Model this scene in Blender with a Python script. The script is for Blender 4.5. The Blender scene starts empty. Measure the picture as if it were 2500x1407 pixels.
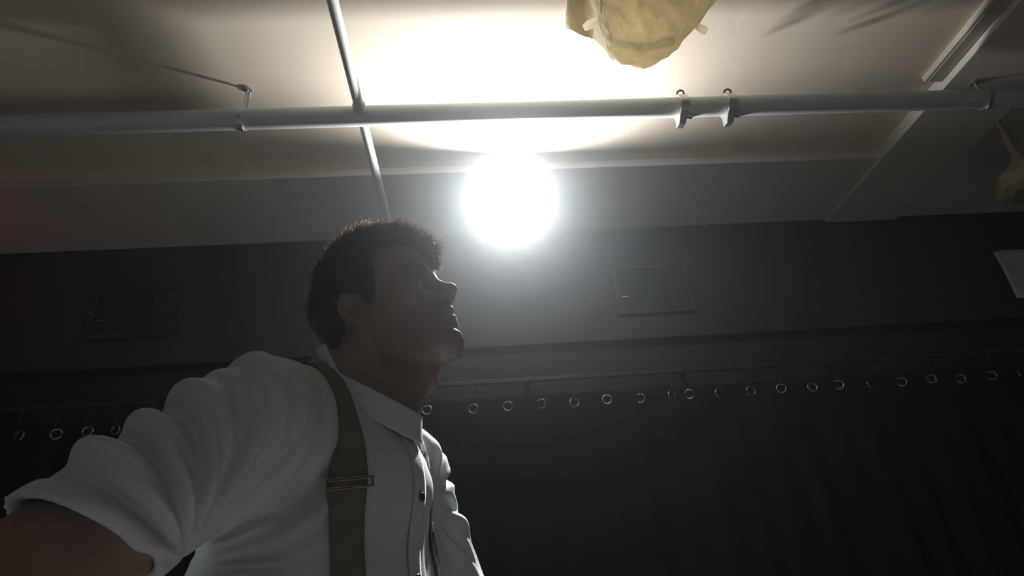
import bpy, math, random
import numpy as np
from mathutils import Vector, Matrix
from mathutils.bvhtree import BVHTree

SC = bpy.context.scene
COL = SC.collection
random.seed(4)
RNG = np.random.default_rng(7)
PI = math.pi

# ------------------------------------------------------------ camera, world, exposure
cam = bpy.data.cameras.new('camera')
cam.sensor_width = 36.0
cam.lens = 1450.0 / 2500.0 * 36.0
cam.clip_start = 0.02
camo = bpy.data.objects.new('camera', cam)
COL.objects.link(camo)
yaw, pitch, roll = math.radians(4.6), math.radians(28.2), math.radians(-4.95)
fwd = Vector((math.sin(yaw)*math.cos(pitch), math.cos(yaw)*math.cos(pitch), math.sin(pitch)))
rgt = Vector((math.cos(yaw), -math.sin(yaw), 0))
upv = rgt.cross(fwd)
r2 = rgt*math.cos(roll) + upv*math.sin(roll)
u2 = -rgt*math.sin(roll) + upv*math.cos(roll)
M3 = Matrix((r2, u2, -fwd)).transposed()
camo.matrix_world = Matrix.Translation((0, 0, 1.25)) @ M3.to_4x4()
SC.camera = camo
world = bpy.data.worlds.new('world')
SC.world = world
world.use_nodes = True
world.node_tree.nodes['Background'].inputs[0].default_value = (0.03, 0.035, 0.04, 1)
world.node_tree.nodes['Background'].inputs[1].default_value = 0.0
vs = SC.view_settings
vs.view_transform = 'Standard'
vs.look = 'None'
vs.gamma = 1
vs.use_curve_mapping = False
vs.exposure = 0.0
SC.cycles.sample_clamp_indirect = 4.0
SC.cycles.use_adaptive_sampling = True
SC.cycles.adaptive_threshold = 0.05
SC.cycles.max_bounces = 5
SC.cycles.diffuse_bounces = 3
SC.cycles.glossy_bounces = 3
SC.cycles.volume_bounces = 0
BULB = 3500.0          # radiance of the bare bulb in the reflector lamp
BEAM = 750.0
HAZE = 0.0058
hz = world.node_tree.nodes.new('ShaderNodeVolumeScatter')
hz.inputs['Density'].default_value = HAZE
hz.inputs['Anisotropy'].default_value = 0.9
hz.inputs['Color'].default_value = (0.86, 0.95, 1.0, 1)
world.node_tree.links.new(hz.outputs[0], world.node_tree.nodes['World Output'].inputs['Volume'])

# ------------------------------------------------------------ materials
def nmat(name, col, rough=0.6, metal=0.0, var=0.12, scale=8.0, bump=0.0, bscale=60.0, spec=0.5, emit=None, trans=0.0, stretch=None):
    m = bpy.data.materials.new(name)
    m.use_nodes = True
    nt = m.node_tree
    b = nt.nodes['Principled BSDF']
    b.inputs['Roughness'].default_value = rough
    b.inputs['Metallic'].default_value = metal
    b.inputs['Specular IOR Level'].default_value = spec
    tc = nt.nodes.new('ShaderNodeTexCoord')
    mp = nt.nodes.new('ShaderNodeMapping')
    if stretch: mp.inputs['Scale'].default_value = stretch
    nt.links.new(tc.outputs['Object'], mp.inputs['Vector'])
    no = nt.nodes.new('ShaderNodeTexNoise')
    no.inputs['Scale'].default_value = scale
    no.inputs['Detail'].default_value = 5
    nt.links.new(mp.outputs['Vector'], no.inputs['Vector'])
    cr = nt.nodes.new('ShaderNodeValToRGB')
    cr.color_ramp.elements[0].position = 0.3
    cr.color_ramp.elements[1].position = 0.7
    cr.color_ramp.elements[0].color = tuple(c*(1-var) for c in col) + (1,)
    cr.color_ramp.elements[1].color = tuple(min(1, c*(1+var)) for c in col) + (1,)
    nt.links.new(no.outputs['Fac'], cr.inputs['Fac'])
    nt.links.new(cr.outputs['Color'], b.inputs['Base Color'])
    if bump > 0:
        n2 = nt.nodes.new('ShaderNodeTexNoise')
        n2.inputs['Scale'].default_value = bscale
        n2.inputs['Detail'].default_value = 4
        nt.links.new(mp.outputs['Vector'], n2.inputs['Vector'])
        bp = nt.nodes.new('ShaderNodeBump')
        bp.inputs['Strength'].default_value = bump
        bp.inputs['Distance'].default_value = 0.01
        nt.links.new(n2.outputs['Fac'], bp.inputs['Height'])
        nt.links.new(bp.outputs['Normal'], b.inputs['Normal'])
    if emit:
        b.inputs['Emission Color'].default_value = emit[0] + (1,)
        b.inputs['Emission Strength'].default_value = emit[1]
    if trans > 0:
        out = nt.nodes['Material Output']
        tr = nt.nodes.new('ShaderNodeBsdfTranslucent')
        nt.links.new(cr.outputs['Color'], tr.inputs['Color'])
        mx = nt.nodes.new('ShaderNodeMixShader')
        mx.inputs[0].default_value = trans
        nt.links.new(b.outputs[0], mx.inputs[1])
        nt.links.new(tr.outputs[0], mx.inputs[2])
        nt.links.new(mx.outputs[0], out.inputs['Surface'])
    return m

MT = {
 'ceiling': nmat('ceiling_paint', (0.72, 0.635, 0.51), 0.85, var=0.03, scale=1.5, bump=0.05, bscale=40),
 'trim': nmat('trim_paint', (0.65, 0.60, 0.54), 0.8, var=0.04, scale=3, bump=0.05, bscale=40),
 'fascia': nmat('fascia_paint', (0.029, 0.034, 0.046), 0.75, var=0.06, scale=2, bump=0.06, bscale=30),
 'lowwall': nmat('dark_wall_paint', (0.016, 0.019, 0.020), 0.8, var=0.15, scale=2),
 'sidewall': nmat('side_wall_paint', (0.10, 0.105, 0.11), 0.85, var=0.05, scale=2),
 'floor': nmat('stage_floor', (0.185, 0.18, 0.17), 0.5, var=0.2, scale=6, stretch=(1, 8, 1)),
 'pipe': nmat('pipe_paint', (0.55, 0.575, 0.565), 0.42, var=0.05, scale=10, bump=0.03, bscale=120),
 'steel': nmat('galvanised_steel', (0.62, 0.61, 0.58), 0.32, 0.85, var=0.12, scale=30),
 'trunk': nmat('trunking_paint', (0.50, 0.45, 0.38), 0.6, var=0.06, scale=6),
 'black': nmat('black_metal', (0.025, 0.025, 0.027), 0.5, var=0.2, scale=20),
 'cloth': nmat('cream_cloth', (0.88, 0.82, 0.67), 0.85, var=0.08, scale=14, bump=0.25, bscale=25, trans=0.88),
 'shadecloth': nmat('shaded_cloth', (0.34, 0.28, 0.19), 0.9, var=0.12, scale=14, bump=0.25, bscale=25, trans=0.3),  # shaded copy of the cream cloth, darkened for the right-hand cover
 'redlens': nmat('added_red_glow', (0.5, 0.02, 0.02), 0.3, var=0.0, emit=((1.0, 0.05, 0.06), 10.0)),
 'curtain': nmat('curtain_cloth', (0.009, 0.0135, 0.013), 0.9, var=0.25, scale=5, bump=0.15, bscale=200, spec=0.1, stretch=(1, 1, 0.3)),
 'eyelet': nmat('eyelet_metal', (0.38, 0.42, 0.41), 0.25, 1.0, var=0.1, scale=50),
 'hatch': nmat('hatch_paint', (0.013, 0.021, 0.022), 0.55, var=0.1, scale=8),
 'hatchframe': nmat('hatch_frame_paint', (0.027, 0.031, 0.036), 0.6, var=0.08, scale=8),
 'paper': nmat('white_paper', (0.60, 0.68, 0.68), 0.9, var=0.03, scale=10, bump=0.05, bscale=30),
 'skin': nmat('skin', (0.30, 0.205, 0.17), 0.48, var=0.10, scale=25, bump=0.10, bscale=240, spec=0.35),
 'hair': nmat('dark_brown_hair', (0.055, 0.032, 0.020), 0.42, var=0.3, scale=60, spec=0.6),
 'hairfine': nmat('rim_lit_brown_hair', (0.36, 0.23, 0.135), 0.35, var=0.3, scale=60, spec=0.6, trans=0.6),  # paler copy of the hair colour, giving the strands a lit rim
 'shirt': nmat('white_cotton', (0.65, 0.72, 0.745), 0.9, var=0.02, scale=12, bump=0.12, bscale=420, spec=0.2),
 'strap': nmat('taupe_webbing', (0.215, 0.195, 0.16), 0.75, var=0.12, scale=12, bump=0.2, bscale=300, stretch=(1, 1, 6)),
 'brass': nmat('brass', (0.85, 0.72, 0.40), 0.22, 1.0, var=0.08, scale=40),
 'button': nmat('dark_button', (0.04, 0.04, 0.045), 0.35, var=0.1, scale=40),
 'pearl': nmat('brown_button', (0.20, 0.13, 0.09), 0.35, var=0.1, scale=40),
 'trouser': nmat('dark_trouser_wool', (0.035, 0.036, 0.042), 0.9, var=0.15, scale=20, bump=0.1, bscale=300),
 'shoe': nmat('black_leather', (0.02, 0.018, 0.016), 0.35, var=0.2, scale=20),
 'eyewhite': nmat('eye_white', (0.75, 0.72, 0.68), 0.2, var=0.02),
 'iris': nmat('iris_brown', (0.06, 0.035, 0.02), 0.15, var=0.1),
 'reflector': nmat('reflector_aluminium', (0.92, 0.92, 0.92), 0.35, 0.6, var=0.02, scale=10),
 'bulb': nmat('bulb_glow', (1, 1, 1), 0.3, var=0.0, emit=((0.985, 0.985, 1.0), BULB)),
}

# ------------------------------------------------------------ helpers
class MB:
    """collects verts/faces of one mesh"""
    def __init__(s): s.v = []; s.f = []
    def add(s, vs, fs):
        o = len(s.v); s.v += [tuple(p) for p in vs]; s.f += [tuple(i+o for i in f) for f in fs]
    def box(s, x0, x1, y0, y1, z0, z1):
        s.add([(x, y, z) for x in (x0, x1) for y in (y0, y1) for z in (z0, z1)],
              [(0,1,3,2),(4,6,7,5),(0,4,5,1),(2,3,7,6),(0,2,6,4),(1,5,7,3)])
    def obox(s, c, ax, ay, az):
        c, ax, ay, az = map(Vector, (c, ax, ay, az))
        s.add([c + ax*i + ay*j + az*k for i in (-1,1) for j in (-1,1) for k in (-1,1)],
              [(0,1,3,2),(4,6,7,5),(0,4,5,1),(2,3,7,6),(0,2,6,4),(1,5,7,3)])
    def tube(s, pts, r, n=16, cap=True):
        pts = [Vector(p) for p in pts]
        rs = r if isinstance(r, (list, tuple)) else [r]*len(pts)
        t0 = (pts[1]-pts[0]).normalized()
        ref = Vector((0,0,1)) if abs(t0.z) < 0.9 else Vector((1,0,0))
        a = (ref - t0*ref.dot(t0)).normalized()
        o = len(s.v)
        for i, p in enumerate(pts):
            t = (pts[min(i+1, len(pts)-1)] - pts[max(i-1, 0)]).normalized()
            a = (a - t*a.dot(t)).normalized(); b = t.cross(a)
            for k in range(n):
                w = 2*PI*k/n
                s.v.append(tuple(p + (a*math.cos(w) + b*math.sin(w))*rs[i]))
        for i in range(len(pts)-1):
            for k in range(n):
                s.f.append((o+i*n+k, o+i*n+(k+1)%n, o+(i+1)*n+(k+1)%n, o+(i+1)*n+k))
        if cap:
            s.f.append(tuple(o+k for k in reversed(range(n))))
            s.f.append(tuple(o+(len(pts)-1)*n+k for k in range(n)))
    def torus(s, c, nrm, R, r, n=24, m=8):
        c = Vector(c); nrm = Vector(nrm).normalized()
        a = nrm.orthogonal().normalized(); b = nrm.cross(a)
        o = len(s.v)
        for i in range(n):
            w = 2*PI*i/n; d = a*math.cos(w) + b*math.sin(w)
            for k in range(m):
                q = 2*PI*k/m
                s.v.append(tuple(c + d*(R + r*math.cos(q)) + nrm*(r*math.sin(q))))
        for i in range(n):
            for k in range(m):
                s.f.append((o+i*m+k, o+((i+1)%n)*m+k, o+((i+1)%n)*m+(k+1)%m, o+i*m+(k+1)%m))
    def lathe(s, c, ax, prof, n=32):
        """prof: list of (axial, radius)"""
        c = Vector(c); ax = Vector(ax).normalized(); a = ax.orthogonal().normalized(); b = ax.cross(a)
        o = len(s.v)
        for (h, r) in prof:
            for k in range(n):
                w = 2*PI*k/n
                s.v.append(tuple(c + ax*h + (a*math.cos(w)+b*math.sin(w))*r))
        for i in range(len(prof)-1):
            for k in range(n):
                s.f.append((o+i*n+k, o+i*n+(k+1)%n, o+(i+1)*n+(k+1)%n, o+(i+1)*n+k))
    def band(s, c, ax, r0, r1, w, a0=0, a1=2*PI, n=32):
        """flat ring strap round an axis, thickness r0..r1, width w"""
        c = Vector(c); ax = Vector(ax).normalized()
        a = Vector((0,0,1)); a = (a-ax*a.dot(ax)).normalized(); b = ax.cross(a)
        o = len(s.v); full = abs(a1-a0-2*PI) < 1e-6
        m = n if full else n+1
        for i in range(m):
            t = a0+(a1-a0)*i/n; d = a*math.cos(t)+b*math.sin(t)
            for (r, h) in ((r0,-w/2),(r1,-w/2),(r1,w/2),(r0,w/2)):
                s.v.append(tuple(c + d*r + ax*h))
        for i in range(n):
            j = (i+1) % m
            for k in range(4):
                s.f.append((o+i*4+k, o+i*4+(k+1)%4, o+j*4+(k+1)%4, o+j*4+k))
        if not full:
            s.f.append((o,o+1,o+2,o+3)); e = o+n*4; s.f.append((e+3,e+2,e+1,e))
    def build(s, name, mat, parent=None, smooth=False, bevel=0.0, org=None):
        me = bpy.data.meshes.new(name)
        vv = s.v
        if org is not None:
            vv = [(p[0]-org[0], p[1]-org[1], p[2]-org[2]) for p in s.v]
        me.from_pydata(vv, [], s.f)
        me.update()
        me.materials.append(MT[mat])
        o = bpy.data.objects.new(name, me)
        COL.objects.link(o)
        if parent is not None:
            o.parent = parent
        elif org is not None:
            o.location = org
        if smooth:
            me.polygons.foreach_set('use_smooth', [True]*len(me.polygons))
            try: me.set_sharp_from_angle(angle=math.radians(40))
            except Exception: pass
        if bevel > 0:
            b = o.modifiers.new('bevel', 'BEVEL'); b.width = bevel; b.segments = 2; b.limit_method = 'ANGLE'
        return o

def tag(o, label=None, cat=None, group=None, kind=None):
    if label: o['label'] = label
    if cat: o['category'] = cat
    if group: o['group'] = group
    if kind: o['kind'] = kind
    return o
def empty(name, loc=(0,0,0), **k):
    o = bpy.data.objects.new(name, None); o.location = loc; o.empty_display_size = 0.1
    COL.objects.link(o); return tag(o, **k)
def part(mb, name, mat, root, **k):
    """mesh given in world coordinates, parented to root's base"""
    l = root.location
    return mb.build(name, mat, root, org=(l[0], l[1], l[2]), **k)

# ------------------------------------------------------------ setting
XL, XR, YB, YF, ZC = -3.7, 4.7, -3.2, 3.2, 3.425
m = MB(); m.box(XL, XR, YB, YF+0.25, -0.1, 0.0)
tag(m.build('floor', 'floor'), 'dark wooden floor of the hall', 'floor', kind='structure')
m = MB(); m.box(XL, XR, YB, YF+0.25, ZC, ZC+0.12)
tag(m.build('ceiling', 'ceiling'), 'off white painted ceiling lit by the bright lamp', 'ceiling', kind='structure')
m = MB(); m.box(XL, XR, YF+0.05, YF+0.25, 0, ZC)
wf = tag(m.build('wall_front', 'lowwall'), 'dark wall behind the eyelet curtain', 'wall', kind='structure')
m = MB(); m.box(XL, XR, YF, YF+0.05, 2.59, ZC)
part(m, 'fascia', 'fascia', wf, bevel=0.004)['label'] = 'dark grey upper wall band with hatches'
m = MB(); m.box(XL-0.15, XL, YB, YF+0.25, -0.1, ZC+0.12)
tag(m.build('wall_left', 'sidewall'), 'plain grey left wall of the hall', 'wall', kind='structure')
m = MB(); m.box(XR, XR+0.15, YB, YF+0.25, -0.1, ZC+0.12)
tag(m.build('wall_right', 'sidewall'), 'plain grey right wall of the hall', 'wall', kind='structure')
m = MB(); m.box(XL-0.15, XR+0.15, YB-0.15, YB, -0.1, ZC+0.12)
tag(m.build('wall_back', 'sidewall'), 'plain grey wall behind the viewer', 'wall', kind='structure')
m = MB(); m.box(XL, XR, 2.576, YF, 3.375, ZC)
tag(m.build('trim_1', 'trim', bevel=0.004), 'wide pale downstand along the top of the front wall', 'trim', kind='structure')
m = MB(); m.box(2.393, 2.885, YB, YF, 3.352, ZC)
tag(m.build('trim_2', 'trim', bevel=0.004), 'pale ceiling beam running towards the front wall on the right', 'beam', kind='structure')

# ------------------------------------------------------------ pipework
PZ, PY, PR = 3.238, 2.0, 0.046
r = empty('sprinkler_pipe', (0, PY, PZ), label='thick white painted pipe running across under the ceiling', cat='pipe')
m = MB(); m.tube([(XL+0.01, PY, PZ), (XR-0.01, PY, PZ)], PR, 40); part(m, 'main_pipe', 'pipe', r, smooth=True)
CX = -0.447
m = MB(); m.tube([(CX, YB+0.01, PZ), (CX, PY-PR+0.004, PZ)], 0.0215, 24); part(m, 'branch_pipe', 'pipe', r, smooth=True)
m = MB(); m.tube([(CX, PY+PR-0.004, PZ), (CX, YF-0.002, PZ)], 0.0215, 24); part(m, 'branch_pipe', 'pipe', r, smooth=True)
m = MB(); m.tube([(CX, PY-0.075, PZ), (CX, PY-0.07, PZ), (CX, PY-0.03, PZ)], [0.026, 0.0285, 0.0285], 24)
part(m, 'collar', 'pipe', r, smooth=True)

def hanger(x, yc, ztop, zc, rad, name_label, wide=0.02, strap=True, xdir=1):
    h = empty('pipe_hanger', (x, yc, ztop), label=name_label, cat='hanger')
    m = MB(); m.lathe((x, yc, ztop), (0,0,-1), [(0,0.0),(0,0.02),(0.006,0.02),(0.010,0.009),(0.010,0.0)], 20)
    part(m, 'ceiling_flange', 'steel', h, smooth=True)
    m = MB(); m.tube([(x, yc, ztop-0.005), (x, yc, zc+rad)], 0.0055, 10); part(m, 'rod', 'steel', h, smooth=True)
    if strap:
        m = MB(); m.band((x, yc, zc), (1,0,0), rad, rad+0.004, wide); part(m, 'strap', 'steel', h, smooth=True)
        m = MB(); m.lathe((x, yc, zc+rad+0.002), (0,0,1), [(0,0.0),(0,0.012),(0.014,0.012),(0.016,0.010),(0.016,0.0)], 6)
        part(m, 'nut', 'steel', h)
        m = MB(); m.box(x+0.002, x+0.016, yc-0.003, yc+0.003, zc+rad+0.014, ztop-0.02); part(m, 'side_plate', 'pipe', h)
        m = MB(); m.box(x-0.012, x+0.012, yc-0.012, yc+0.012, zc-rad-0.012, zc-rad-0.002); part(m, 'bottom_nut', 'steel', h, bevel=0.003)
    return h
hanger(-0.968, PY, ZC, PZ, PR, 'steel hanger with rod and strap on the left part of the pipe')
hanger(2.525, PY, 3.352, PZ, PR, 'steel hanger holding the pipe under the beam on the right')
hanger(CX+0.002, 2.80, 3.375, PZ, 0.0215, 'thin hanger rod of the branch pipe above the head of the man', strap=False)

def pipe_clamp(x, label):
    c = empty('pipe_clamp', (x, PY, PZ), label=label, cat='clamp', group='pair of clamps on the ceiling pipe')
    m = MB(); m.band((x, PY, PZ), (1,0,0), PR, PR+0.013, 0.042, 0.4, 2*PI-0.9, 28); part(m, 'jaw', 'steel', c, smooth=True, bevel=0.001)
    m = MB()   # lower lug pointing at the lamp, flared
    m.add([(x-0.019, PY-0.040, PZ-0.036), (x+0.019, PY-0.040, PZ-0.036), (x+0.019, PY+0.052, PZ-0.022), (x-0.019, PY+0.052, PZ-0.022),
           (x-0.030, PY+0.004, PZ-0.098), (x+0.002, PY+0.004, PZ-0.098), (x+0.002, PY+0.044, PZ-0.090), (x-0.030, PY+0.044, PZ-0.090)],
          [(0,1,2,3),(7,6,5,4),(0,4,5,1),(1,5,6,2),(2,6,7,3),(3,7,4,0)])
    part(m, 'lower_lug', 'steel', c, bevel=0.003)
    m = MB(); m.tube([(x+0.004, PY-0.008, PZ-0.064), (x+0.034, PY-0.004, PZ-0.066)], 0.0095, 12); part(m, 'wing_nut', 'steel', c, smooth=True)
    m = MB(); m.torus((x, PY-0.030, PZ+0.058), (0.3,1,0.3), 0.0150, 0.0046, 24, 8); part(m, 'eye', 'black', c, smooth=True)
    m = MB(); m.tube([(x-0.020, PY+0.02, PZ+PR+0.006), (x-0.05, PY+0.03, PZ+PR+0.016)], [0.006, 0.009], 10); part(m, 'bolt', 'steel', c, smooth=True)
    return c
pipe_clamp(1.022, 'steel pipe clamp nearer the lamp, left of the two on the pipe')
pipe_clamp(1.248, 'steel pipe clamp farther from the lamp, right of the two on the pipe')

# trunking along the beam
r = empty('cable_trunking', (2.35, 0, ZC), label='narrow cable trunking fixed beside the ceiling beam, ending at the pipe', cat='trunking')
m = MB(); m.box(2.303, 2.393, YB, PY+0.03, 3.391, ZC); part(m, 'channel', 'trunk', r, bevel=0.003)
m = MB(); m.box(2.318, 2.386, YB, PY+0.025, 3.387, 3.391); part(m, 'cover', 'trunk', r, bevel=0.001)

# ------------------------------------------------------------ lamp
LP = Vector((0.228, 2.50, 3.107))
AX = Vector((0.06, -1, 0.02)).normalized()
r = empty('work_lamp', tuple(LP), label='glaring round reflector lamp hung in front of the downstand', cat='lamp')
m = MB()
prof = [(-0.105, 0.028), (-0.10, 0.045), (-0.075, 0.072), (-0.04, 0.094), (0.0, 0.108), (0.004, 0.112), (0.004, 0.114), (-0.002, 0.113), (-0.045, 0.098), (-0.08, 0.076), (-0.105, 0.049), (-0.108, 0.028)]
m.lathe(LP, AX, prof, 48)
part(m, 'reflector', 'reflector', r, smooth=True)
m = MB(); m.lathe(LP, AX, [(-0.108, 0.0), (-0.104, 0.03), (-0.13, 0.034), (-0.17, 0.032), (-0.185, 0.02), (-0.185, 0.0)], 24); part(m, 'socket', 'black', r, smooth=True)
BQ = LP - AX*0.008
m = MB(); m.lathe(BQ, AX, [(-0.094, 0.0), (-0.09, 0.014), (-0.08, 0.016), (-0.062, 0.028), (-0.035, 0.036), (-0.012, 0.032), (0.002, 0.016), (0.006, 0.0)], 32)
part(m, 'bulb', 'bulb', r, smooth=True)
sp = bpy.data.lights.new('lamp_beam', 'SPOT'); sp.energy = BEAM; sp.color = (1.0, 0.98, 0.96); sp.spot_size = math.radians(90); sp.spot_blend = 0.6; sp.shadow_soft_size = 0.035
so = bpy.data.objects.new('lamp_beam', sp); COL.objects.link(so); so.parent = r; so.location = AX*0.02
so.rotation_euler = Vector((-0.35, -1.57, -1.35)).to_track_quat('-Z', 'Y').to_euler()
m = MB(); m.tube([LP - AX*-0.15 + Vector((0,0.3,0.03)), Vector((LP.x, LP.y+0.15, 3.374))], 0.008, 10); part(m, 'bracket', 'black', r, smooth=True)

# ------------------------------------------------------------ cloth covers on ceiling fixtures
def cloth_cover(name, rings, label, knobs=(), seed=1, amp=0.012, apex=None, mat='cloth'):
    """rings: list of closed point loops from the ceiling down; the last one closes underneath"""
    zs = rings[0][0][2]
    c = Vector(np.mean(np.array(rings[0]), axis=0))
    root = empty(name, tuple(c), label=label, cat='cover')
    bm_v = []; fs = []
    n = len(rings[0])
    for rg in rings: bm_v += [tuple(p) for p in rg]
    for i in range(len(rings)-1):
        for k in range(n):
            fs.append((i*n+k, i*n+(k+1)%n, (i+1)*n+(k+1)%n, (i+1)*n+k))
    o0 = (len(rings)-1)*n
    if apex is not None:
        bm_v.append(apex)
        for k in range(n): fs.append((o0+k, o0+(k+1)%n, len(bm_v)-1))
    else:
        fs.append(tuple(o0+k for k in range(n)))
    m = MB(); m.add(bm_v, fs)
    o = part(m, 'cloth', mat, root)
    s = o.modifiers.new('sub', 'SUBSURF'); s.subdivision_type = 'SIMPLE'; s.levels = 4; s.render_levels = 4
    t = bpy.data.textures.new('crumple', 'CLOUDS'); t.noise_scale = 0.06; t.noise_depth = 2
    d = o.modifiers.new('disp', 'DISPLACE'); d.texture = t; d.strength = amp*2.4; d.texture_coords = 'LOCAL'
    sm = o.modifiers.new('smooth', 'SMOOTH'); sm.factor = 0.5; sm.iterations = 2
    so = o.modifiers.new('solid', 'SOLIDIFY'); so.thickness = 0.0015
    for (p, q) in knobs:
        m = MB(); m.tube([p, Vector(p).lerp(Vector(q), 0.6), q], [0.010, 0.017, 0.012], 10); part(m, 'knotted_corner', 'cloth', root, smooth=True)
    return root
def loop(pts, z): return [(x, y, zz if False else z) for (x, y), zz in zip(pts, [0]*len(pts))]
rings = [
 [(0.46,1.05,3.42),(0.72,0.95,3.42),(1.06,1.05,3.42),(1.12,1.38,3.42),(1.00,1.72,3.42),(0.72,1.80,3.42),(0.46,1.70,3.42),(0.44,1.36,3.42)],
 [(0.47,1.14,3.26),(0.71,1.11,3.25),(0.97,1.16,3.26),(1.02,1.38,3.25),(0.92,1.62,3.25),(0.72,1.67,3.25),(0.55,1.62,3.25),(0.50,1.36,3.26)],
 [(0.485,1.27,3.09),(0.66,1.28,3.08),(0.86,1.27,3.09),(0.90,1.40,3.09),(0.83,1.56,3.09),(0.70,1.60,3.08),(0.58,1.57,3.09),(0.51,1.40,3.10)],
 [(0.545,1.42,3.00),(0.66,1.435,2.995),(0.775,1.42,3.00),(0.79,1.45,3.01),(0.755,1.52,3.00),(0.69,1.555,2.99),(0.60,1.53,3.0),(0.545,1.48,3.01)],
]
cloth_cover('fixture_cover', rings, 'crumpled cream cloth cover bundled round a ceiling fixture near the lamp',
            knobs=[((0.50,1.40,3.08),(0.455,1.42,3.06)), ((0.87,1.42,3.06),(0.905,1.43,3.04))])
A8 = np.linspace(0, 2*PI, 9)[:-1]
def ring2(cx, cy_, z, rx, ry): return [(cx+rx*math.cos(a)*(1+0.08*math.sin(3*a)), cy_+ry*math.sin(a), z+0.008*math.sin(2*a+1)) for a in A8]
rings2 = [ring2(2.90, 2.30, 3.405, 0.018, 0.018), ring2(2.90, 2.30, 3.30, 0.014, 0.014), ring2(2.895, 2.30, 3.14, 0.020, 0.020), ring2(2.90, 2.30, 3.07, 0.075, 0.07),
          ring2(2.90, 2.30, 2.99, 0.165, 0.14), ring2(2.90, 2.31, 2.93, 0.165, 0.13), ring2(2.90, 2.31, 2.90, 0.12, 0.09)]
cloth_cover('fixture_cover', rings2, 'cloth cover with shade in its darkened colour, hanging right of the ceiling beam at the picture edge', mat='shadecloth')

# red spot added unseen beside the frame to tint the far left
r = empty('added_red_spot', (-3.0, 2.35, 3.425), label='added unseen black spot with a red lens, tinting the far left', cat='added spotlight')
m = MB(); pd = Vector((0.50, 0.75, -0.05)).normalized(); pc = Vector((-3.0, 2.35, 3.16))
m.lathe(pc, pd, [(-0.09, 0.0), (-0.09, 0.04), (-0.06, 0.055), (0.09, 0.058), (0.09, 0.053), (0.05, 0.05), (0.05, 0.0)], 28); part(m, 'can', 'black', r, smooth=True)
m = MB(); m.tube([(-3.0, 2.35, 3.424), (-3.0, 2.35, 3.21)], 0.008, 10); part(m, 'stem', 'black', r, smooth=True)
m = MB(); m.lathe(pc, pd, [(0.056, 0.0), (0.056, 0.049), (0.062, 0.049), (0.066, 0.0)], 28); part(m, 'lens', 'redlens', r, smooth=True)

# ------------------------------------------------------------ wall hatches, paper
def hatch(xc, zc, label):
    h = empty('wall_hatch', (xc, YF, zc), label=label, cat='hatch')
    w, t = 0.245, 0.17
    m = MB()
    for (a, b, c, d) in ((-w, w, t-0.035, t), (-w, w, -t, -t+0.035), (-w, -w+0.035, -t+0.035, t-0.035), (w-0.035, w, -t+0.035, t-0.035)):
        m.box(xc+a, xc+b, YF-0.022, YF-0.001, zc+c, zc+d)
    part(m, 'frame', 'hatchframe', h, bevel=0.002)
    m = MB(); m.box(xc-w+0.035, xc+0.09, YF-0.010, YF-0.001, zc-t+0.035, zc+t-0.035); part(m, 'door', 'hatch', h, bevel=0.002)
    m = MB(); m.box(xc+0.094, xc+w-0.035, YF-0.014, YF-0.001, zc-t+0.035, zc+t-0.035); part(m, 'side_panel', 'hatchframe', h, bevel=0.002)
    for s in (-1, 1):
        m = MB(); m.lathe((xc+s*(w-0.012), YF-0.022, zc+0.0), (0,-1,0), [(0,0.009),(0.006,0.009),(0.010,0.006),(0.011,0.0)], 14); part(m, 'screw', 'eyelet', h, smooth=True)
    m = MB(); m.box(xc-w+0.045, xc-w+0.082, YF-0.020, YF-0.009, zc-0.058, zc-0.046); part(m, 'latch', 'eyelet', h, bevel=0.002)
hatch(1.125, 2.915, 'dark rectangular hatch in the wall right of the glaring lamp')
hatch(-1.955, 2.930, 'dark rectangular hatch in the wall left of the man')
r = empty('paper_sheet', (3.67, YF, 2.90), label='white paper sheet stuck on the dark wall at the right edge', cat='paper')
m = MB()
n = 14; vv = []; ff = []
for j in range(n+1):
    for i in range(n+1):
        u, v = i/n, j/n
        x = 3.43 + 0.5*u; z = 2.72 + 0.355*v
        cut = 0.030*max(0, (v-0.85)/0.15)*max(0, 1-u*6)
        y = YF - 0.004 - 0.012*max(0, 1-u*5)*(0.4+0.6*v) - 0.004*math.sin(u*7+v*3)**2
        vv.append((x+0.012*(1-v)*0-cut*0, y, z-cut*0.6))
for j in range(n):
    for i in range(n):
        a = j*(n+1)+i; ff.append((a, a+1, a+n+2, a+n+1))
m.add(vv, ff); o = part(m, 'sheet', 'paper', r, smooth=True)
s = o.modifiers.new('solid', 'SOLIDIFY'); s.thickness = 0.0008; s.offset = 1

# ------------------------------------------------------------ curtain on hooks
YC = 3.11
xs_seen = [-1.986,-1.847,-0.259,-0.014,0.172,0.352,0.534,0.714,0.898,1.076,1.173,1.343,1.523,1.699,1.879,2.034,2.22,2.403,2.582,2.755,2.944,3.121,3.30,3.48,3.66]
xs_hid = [-3.40,-3.22,-3.04,-2.86,-2.68,-2.50,-2.32,-2.14,-1.67,-1.49,-1.31,-1.13,-0.95,-0.77,-0.59,-0.43]
XE = sorted(xs_seen + xs_hid)
r = empty('curtain_rail', (0, YC, 2.345), label='thin dark rail along the wall carrying the eyelet curtain', cat='rail')
m = MB(); m.box(-3.6, 4.2, YC-0.012, YC+0.012, 2.333, 2.357); part(m, 'rail', 'black', r, bevel=0.003)
for x in np.arange(-3.3, 4.2, 0.9):
    m = MB(); m.box(x-0.015, x+0.015, YC, YF+0.049, 2.357, 2.366); part(m, 'bracket', 'black', r)
cu = empty('stage_curtain', (0.3, YC, 0.0), label='dark green black curtain hung by a row of shiny metal eyelets', cat='curtain')
def cy(x, z):
    k = min(1, (2.25 - z)/0.5)
    return YC + 0.002 + (0.008*math.sin(x*34.9) + 0.010*math.sin(x*13.7+1.0))*k*1.0 + 0.003*math.sin(x*34.9)
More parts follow.
